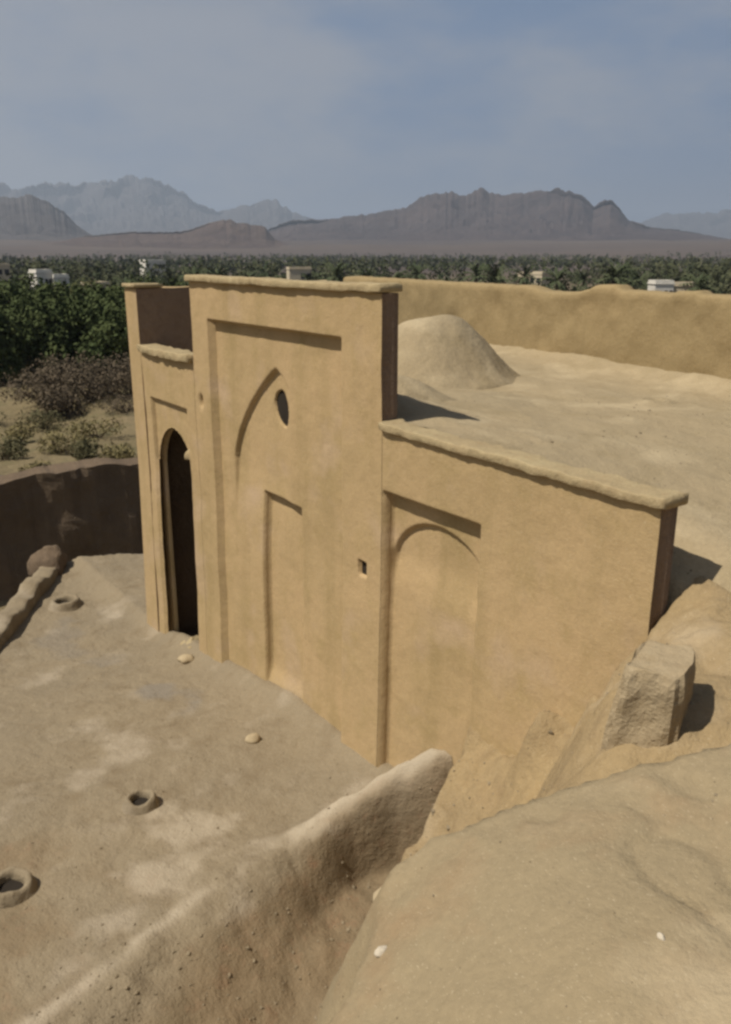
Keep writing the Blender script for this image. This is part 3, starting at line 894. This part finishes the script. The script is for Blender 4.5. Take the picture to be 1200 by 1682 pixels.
ph = (1 + 5 ** 0.5) / 2
ICO = [Vector(p).normalized() for p in ((-1, ph, 0), (1, ph, 0), (-1, -ph, 0), (1, -ph, 0), (0, -1, ph), (0, 1, ph), (0, -1, -ph), (0, 1, -ph), (ph, 0, -1), (ph, 0, 1), (-ph, 0, -1), (-ph, 0, 1))]
ICO_F = [(0, 11, 5), (0, 5, 1), (0, 1, 7), (0, 7, 10), (0, 10, 11), (1, 5, 9), (5, 11, 4), (11, 10, 2), (10, 7, 6), (7, 1, 8), (3, 9, 4), (3, 4, 2), (3, 2, 6), (3, 6, 8), (3, 8, 9), (4, 9, 5), (2, 4, 11), (6, 2, 10), (8, 6, 7), (9, 8, 1)]
def gravel():
    mb = MB()
    pts = []
    for _ in range(2200):
        x, y = random.uniform(-7, 2.6), random.uniform(-4.6, -0.05)
        pts.append((x, y, random.lognormvariate(-5.4, 0.5)))
    for _ in range(900):
        x, y = random.gauss(1.0, 0.5), random.uniform(-3.2, -0.1)
        pts.append((x, y, random.lognormvariate(-5.25, 0.6)))
    for _ in range(900):
        pts.append((random.uniform(1.5, 5.5), random.uniform(-3.6, -0.05), random.lognormvariate(-5.9, 0.5)))
    for _ in range(1100):
        pts.append((random.uniform(-0.9, 4.5), random.uniform(0.3, 3.9), random.lognormvariate(-5.6, 0.55)))
    X = np.array([p[0] for p in pts]); Y = np.array([p[1] for p in pts])
    Z = np.where(Y > 0.05, roof_z(X, Y), terrace_z(X, Y))
    hz = heap_z(X, Y); vz = vault_z(X, Y)
    Z = np.maximum(np.maximum(Z, np.where((X > 0.5) & (Y > -2.2) & (Y < 0.05), hz, -9)), np.where((X > 1.4) & (Y < 0.05), vz, -9))
    for (x, y, s), z in zip(pts, Z):
        if z < -0.9: continue
        s = min(s, 0.022)
        V = [(x + d[0] * s * k, y + d[1] * s * k, z + s * 0.15 + d[2] * s * k * 0.7) for d in ICO for k in (random.uniform(0.5, 1.25),)]
        mb.add(V, ICO_F)
    o = mb.build('gravel', M['lane'])
    tag(o, 'loose crumbs of dry mud strewn over terrace and trench', 'gravel', kind='stuff')
gravel()

# ------------------------------------------------------------------ beyond the terrace: ruins, shrubs, trees
def gz(x, y): return float(ground_z(np.array([float(x)]), np.array([float(y)]))[0])

def polar(bearing, dist):
    return CAM.x + dist * math.cos(R(bearing)), CAM.y + dist * math.sin(R(bearing))

def ragged_wall(name, p0, p1, zt, thick, mat, label, seed, rag=0.3, zb=None, parent=None):
    a, b = np.array(p0), np.array(p1)
    L = np.hypot(*(b - a)); d = (b - a) / L; nrm = np.array([d[1], -d[0]])
    n = max(12, int(L / 0.14)); nz = 30
    mb = MB()
    zb_ = (min(gz(*p0), gz(*p1)) - 0.4) if zb is None else zb
    s = np.linspace(0, L, n)
    top = zt + rag * fbm(s * 0.45 + seed, 0.2, 0, 4) + rag * 0.35 * fbm(s * 2.2 + seed, 0.2, 0, 3)
    t = np.linspace(0, 1, nz)
    S, Tt = np.meshgrid(s, t, indexing='ij')
    Z = zb_ + (top[:, None] - zb_) * Tt
    g = 0.10 * fbm(S * 0.9 + seed, Z * 0.9, 0, 4) + 0.10 * np.abs(fbm(S * 2.1, Z * 0.3 + seed, 4, 3))
    for sgn in (1, -1):
        off = sgn * (thick / 2) * (1.25 - 0.3 * Tt) + sgn * g
        P = np.stack([a[0] + d[0] * S + nrm[0] * off, a[1] + d[1] * S + nrm[1] * off, Z], -1)
        mb.add(P.reshape(-1, 3), grid_faces(n, nz, flip=(sgn > 0)))
        if sgn == 1: Pf = P
        else: Pb = P
    for P, Q in ((Pf[:, -1], Pb[:, -1]), (Pf[0], Pb[0]), (Pf[-1], Pb[-1])):
        m = len(P)
        mb.add(np.stack([P, Q], 1).reshape(-1, 3), grid_faces(m, 2))
    o = mb.build(name, mat, parent, smooth=False)
    if label: tag(o, label, 'wall')
    return o
ragged_wall('ruined_wall', (-15.7, -9.0), (-14.7, 10.0), -0.8, 0.7, M['dark'], 'long level dark brown ruined wall across the lane beside the house', 2.0, 0.13)
ragged_wall('ruined_wall', (-20.5, 1.2), (-22.0, 3.6), -2.35, 0.5, M['ruin'], 'low crumbling stub of wall just behind the long dark wall', 7.0, 0.25)

def leaf_mesh(blobs, n, size, seed, stretch=1.0):
    """many small leaf clumps spread through a set of ellipsoids"""
    r = np.random.default_rng(seed)
    w = np.array([b[3] * b[4] * b[5] for b in blobs]) ** 0.75
    w = w / w.sum()
    V = np.zeros((n * 4, 3))
    pick = r.choice(len(blobs), n, p=w)
    B = np.array(blobs)[pick]
    d = r.normal(size=(n, 3)); d /= np.linalg.norm(d, axis=1)[:, None]
    rad = r.uniform(0.35, 1.08, n) ** 0.6
    c = B[:, :3] + d * B[:, 3:6] * rad[:, None]
    nrm = d + r.normal(size=(n, 3)) * 0.8
    nrm /= np.linalg.norm(nrm, axis=1)[:, None]
    a = np.cross(nrm, r.normal(size=(n, 3))); a /= np.linalg.norm(a, axis=1)[:, None]
    b = np.cross(nrm, a)
    s = size * r.uniform(0.5, 1.3, n)[:, None]
    V[0::4] = c - a * s; V[1::4] = c - b * s * 0.6 * stretch; V[2::4] = c + a * s; V[3::4] = c + b * s * 0.6 * stretch
    return V, np.arange(n * 4).reshape(n, 4)

def make_tree(name, h, w, seed, leaf, nleaf, size, label, cat, group, loc):
    r = random.Random(seed)
    root = empty(name, loc, r.uniform(0, 6))
    tag(root, label, cat, group)
    mb = MB()
    lean = (r.uniform(-0.3, 0.3), r.uniform(-0.3, 0.3))
    top = (lean[0], lean[1], h * 0.55)
    mb.tube([(0, 0, -0.3), (lean[0] * 0.3, lean[1] * 0.3, h * 0.25), top], [h * 0.035, h * 0.026, h * 0.016])
    blobs = []
    for k in range(19):
        t = 2 * math.pi * k / 13 * 2.4 + r.uniform(-0.4, 0.4)
        q = r.uniform(0.15, 0.8) * w / 2
        z = h * r.uniform(0.16, 0.86)
        s = w * r.uniform(0.15, 0.26)
        p = (q * math.cos(t), q * math.sin(t), z)
        blobs.append((*p, s, s, s * r.uniform(0.7, 1.1)))
        mb.tube([(lean[0] * 0.4, lean[1] * 0.4, h * r.uniform(0.22, 0.45)), (p[0] * 0.6, p[1] * 0.6, z * 0.85), p], [h * 0.014, h * 0.009, h * 0.004], 6)
    mb.build('trunk', M['trunk'], root, True)
    V, F = leaf_mesh(blobs, nleaf, size, seed)
    mesh_obj('crown', V, F, leaf, root, False)
    return root

# bearing, distance, height, width, label
TREES = [
    (169.2, 60, 5.6, 5.4, 'dark leafy tree at the left edge, lowest of the row beyond the field'),
    (167.0, 70, 6.6, 6.0, 'tall dark tree standing second from the left edge in the row'),
    (165.3, 62, 5.7, 5.0, 'broad dark green tree directly left of the ruined house'),
    (163.6, 72, 6.4, 5.6, 'dark tree rising behind the left wall of the ruined house'),
    (162.2, 63, 5.5, 5.0, 'dense dark tree directly behind the ruined house'),
    (160.7, 70, 6.2, 5.8, 'dark tree between the ruined house and the left pier of the building'),
    (159.3, 60, 5.4, 5.0, 'dark tree partly hidden by the left pier of the building'),
    (157.6, 74, 6.0, 6.0, 'dark tree mostly behind the left end of the mud building'),
    (166.2, 92, 6.0, 5.6, 'olive tree far back in the row below the white houses'),
    (162.9, 96, 6.2, 5.6, 'olive tree far back just right of the white houses'),
]
for i, (b, d, h, w, lab) in enumerate(TREES):
    x, y = polar(b, d)
    make_tree('tree', h * 1.05, w * 1.3, 100 + i, M['leaf' if i < 8 else 'leaf2'], 9500, 0.17, lab, 'tree', 'dark trees beyond the dry field', (x, y, gz(x, y)))

SHRUBS = [(167.8, 31, 1.0, 0), (166.0, 27, 0.8, 1), (164.6, 33, 1.2, 1), (163.2, 29, 0.9, 0), (162.0, 36, 1.3, 1), (161.0, 28, 0.8, 1), (165.2, 40, 1.3, 0), (168.6, 42, 1.5, 0),
          (160.2, 41, 1.3, 2), (163.8, 25, 0.7, 1), (161.6, 25.5, 0.7, 1), (166.8, 36, 1.1, 1),
          (164.8, 46, 2.6, 2), (163.4, 48, 3.0, 2), (162.2, 45, 2.6, 2), (161.0, 48, 2.8, 2), (164.1, 43, 2.0, 2), (159.8, 46, 2.4, 2)]
SH_LAB = ['olive scrub bush near the left edge of the dry field', 'low straw coloured bush close behind the long dark wall at left', 'rounded dry bush in the middle of the field',
          'straggly olive bush in mid field just behind the dark wall', 'larger straw coloured bush below the brown thicket', 'small straw coloured bush beside the left pier of the building',
          'wide olive bush in the far part of the dry field', 'tall olive bush at the far left of the field below the trees', 'brown bush at the far end of the field next to the building pier',
          'tiny dry bush over the top of the dark wall in the centre', 'tiny dry bush over the top of the dark wall towards the building', 'straw coloured bush on the left of the field halfway to the trees',
          'leafless brown brush at the left end of the thicket below the trees', 'largest leafless brown brush in the thicket below the dark trees', 'leafless brown brush right of the largest one in the thicket',
          'leafless brown brush close to the left pier of the building', 'lowest leafless brown brush in front of the thicket', 'leafless brown brush mostly behind the left pier']
SH_MAT = (M['scrub'], M['dry'], M['brush'])
for i, (b, d, s, km) in enumerate(SHRUBS):
    x, y = polar(b, d)
    root = empty('shrub', (x, y, gz(x, y)))
    tag(root, SH_LAB[i], 'shrub', 'scrub bushes in the dry field')
    r = random.Random(i)
    blobs = [(r.uniform(-.5, .5) * s, r.uniform(-.5, .5) * s, s * r.uniform(.2, .5), s * .4, s * .4, s * .32) for _ in range(7)]
    mb = MB()
    for q in blobs: mb.tube([(0, 0, -0.1), (q[0] * .6, q[1] * .6, q[2] * .6), q[:3]], [0.03 * s, 0.02 * s, 0.008], 5)
    mb.build('stem', M['trunk'], root)
    V, F = leaf_mesh(blobs, 900 if s < 1.6 else 2600, 0.075 if s < 1.6 else 0.10, 300 + i, 0.6)
    mesh_obj('foliage', V, F, SH_MAT[km], root, False)

# date palms standing out of the grove: one built, the rest copied with their parts
def copy_tree(o):
    c = o.copy(); C.objects.link(c)
    for ch in o.children:
        k = ch.copy(); C.objects.link(k); k.parent = c
    return c
def make_palm(loc, h, seed):
    r = random.Random(seed)
    root = empty('palm_tree', loc)
    mb = MB()
    mb.tube([(0, 0, -0.5), (0.1, 0.05, h * 0.5), (0.15, 0.1, h)], [0.28, 0.22, 0.2], 8)
    mb.build('trunk', M['trunk'], root, True)
    fr = MB()
    for k in range(34):
        t = r.uniform(0, 2 * math.pi)
        el = r.uniform(-0.35, 1.25)
        L = r.uniform(2.4, 3.2)
        n = 7
        p = np.array([0.15, 0.1, h])
        d0 = el
        pts = []
        for q in range(n):
            pts.append(p.copy())
            dd = d0 - 1.25 * (q / (n - 1)) ** 1.3
            p = p + np.array([math.cos(t) * math.cos(dd), math.sin(t) * math.cos(dd), math.sin(dd)]) * L / (n - 1)
        sd = np.array([-math.sin(t), math.cos(t), 0.0])
        for side in (1, -1):
            V, F = [], []
            for q in range(n):
                w = 0.42 * math.sin(math.pi * min(1, 0.12 + 0.88 * q / (n - 1)) * 0.95) + 0.03
                V += [tuple(pts[q]), tuple(pts[q] + side * sd * w - np.array([0, 0, w * 0.55]))]
            for q in range(n - 1):
                m_ = (np.array(V[2 * q + 1]) * 0.35 + np.array(V[2 * q + 3]) * 0.65)
                F.append((2 * q, 2 * q + 1, 2 * q + 2) if side > 0 else (2 * q, 2 * q + 2, 2 * q + 1))
            fr.add(V, F)
    fr.build('crown', M['palm'], root)
    return root
PAL = [(156.8, 118), (155.2, 150), (153.7, 132), (151.9, 165), (150.4, 128), (148.0, 170), (146.2, 140), (144.1, 158), (142.6, 125), (140.8, 168), (139.0, 136),
       (137.2, 152), (135.8, 122), (134.2, 160), (132.0, 134), (130.4, 170), (128.7, 126), (127.0, 148), (125.0, 155), (123.6, 130), (168.4, 120), (165.8, 135), (159.4, 126), (163.0, 150)]
proto = None
for i, (b, d) in enumerate(PAL):
    x, y = polar(b, d)
    if proto is None:
        proto = make_palm((x, y, gz(x, y)), 5.4, 5); o = proto
    else:
        o = copy_tree(proto); o.location = (x, y, gz(x, y))
    o.rotation_euler = (0, 0, i * 2.4)
    k = 0.86 + 0.34 * random.random()
    o.scale = (k, k, k)
    tag(o, 'date palm with a rough drooping crown in the grove beyond the house', 'palm tree', 'date palms at the near edge of the grove')

def grove():
    Vs, n0 = [], 0
    Fs = []
    for i in range(10500):
        b = random.uniform(84, 184)
        d = 92 * (1500 / 92) ** (random.random() ** 0.85)
        if d < 100 and b > 158.5: continue
        if d < 115 and b <= 158.5: continue
        x, y = polar(b, d)
        if fbm(x * 0.012, y * 0.012, 0, 3) < -0.5: continue
        z = gz(x, y)
        h = random.choice((random.uniform(2.6, 5.0), random.uniform(4.5, 8.8))) * (0.62 if d < 200 else 1)
        w = random.uniform(2.2, 4.2)
        blobs = [(x, y, z + h * 0.72, w * 0.6, w * 0.6, h * 0.26), (x + random.uniform(-1, 1), y + random.uniform(-1, 1), z + h * 0.35, w * 0.55, w * 0.55, h * 0.35)]
        m = 46 if d < 350 else 22
        V, F = leaf_mesh(blobs, m, 0.55 if d < 350 else 0.95, i)
        Vs.append(V); Fs.append(F + n0); n0 += len(V)
    o = mesh_obj('palm_grove', np.concatenate(Vs), np.concatenate(Fs), M['grove'], None, False)
    tag(o, 'dark green band of date palms and orchards across the plain', 'palm grove', kind='stuff')
grove()

# houses scattered in the grove
def house_far(bearing, dist, w, d, ztop, mat, label, turn):
    x, y = polar(bearing, dist)
    zb = gz(x, y) - 0.3
    h = ztop - zb
    root = empty('village_house', (x, y, zb), R(bearing + 180 + turn))
    tag(root, label, 'house', 'village houses among the palms')
    mb = MB(); mb.box(-d / 2, d / 2, -w / 2, w / 2, 0, h); mb.build('wall', mat, root)
    rf = MB()
    rf.box(-d / 2 - 0.12, d / 2 + 0.12, -w / 2 - 0.12, w / 2 + 0.12, h + 0.003, h + 0.18)
    for a, b_, c, e in ((-d / 2, d / 2, -w / 2, -w / 2 + 0.2), (-d / 2, d / 2, w / 2 - 0.2, w / 2), (-d / 2, -d / 2 + 0.2, -w / 2 + 0.2, w / 2 - 0.2), (d / 2 - 0.2, d / 2, -w / 2 + 0.2, w / 2 - 0.2)):
        rf.box(a, b_, c, e, h + 0.183, h + 0.55)
    rf.build('roof', mat, root)
    dr = MB(); dr.box(d / 2 + 0.003, d / 2 + 0.06, -w * 0.32, -w * 0.32 + 1.0, 0.3, 2.4); dr.build('door', M['door'], root)
    for k in (0.02, 0.28):
        for zz in ((h - 2.0,) if h < 5 else (h - 2.0, h - 4.6)):
            wd = MB(); wd.box(d / 2 + 0.003, d / 2 + 0.05, w * k, w * k + w * 0.17, zz, zz + 1.2)
            wd.build('window', M['glass'], root)
    return root
house_far(164.47, 140, 2.3, 3.0, 1.1, M['white'], 'left of the two small white houses above the dark trees', 20)
house_far(163.45, 140, 2.2, 3.0, 0.4, M['white'], 'right of the two small white houses above the dark trees', 15)
house_far(161.35, 122, 2.6, 3.0, -0.2, M['cream'], 'cream mud house above the trees just left of the building pier', 25)
house_far(157.78, 260, 6.0, 5.0, 1.6, M['white'], 'tall white house seen above the low door bay of the mud house', 20)
house_far(148.6, 200, 5.0, 4.0, 0.4, M['cream'], 'cream house just above the coping of the tall portal', 10)
house_far(133.39, 220, 7.0, 5.0, -1.0, M['cream'], 'wide cream house among palms above the dip in the back parapet', -35)
house_far(125.78, 130, 2.6, 3.0, -0.2, M['white'], 'white house peeping over the right of the back parapet', 20)
house_far(124.60, 132, 3.4, 3.0, -0.5, M['cream'], 'cream house peeping over the parapet beside the white one', 10)
house_far(167.0, 230, 6.0, 5.0, 1.0, M['cream'], 'cream house far left half hidden behind dark trees', 10)

# ------------------------------------------------------------------ the dusty air
hz = MB()
hz.box(-16500, 16500, -16500, 16500, -9.5, 900)
hz_o = hz.build('haze', M['white'])
hm = bpy.data.materials.new('dusty_air')
hm.use_nodes = True
hm.node_tree.nodes.clear()
ho = hm.node_tree.nodes.new('ShaderNodeOutputMaterial')
pv = hm.node_tree.nodes.new('ShaderNodeVolumePrincipled')
pv.inputs['Color'].default_value = (0.72, 0.84, 1.0, 1)
pv.inputs['Density'].default_value = 0.00013
pv.inputs['Anisotropy'].default_value = 0.2
hm.node_tree.links.new(pv.outputs['Volume'], ho.inputs['Volume'])
hz_o.data.materials[0] = hm
tag(hz_o, 'pale dusty haze over the whole plain', 'haze', kind='stuff')
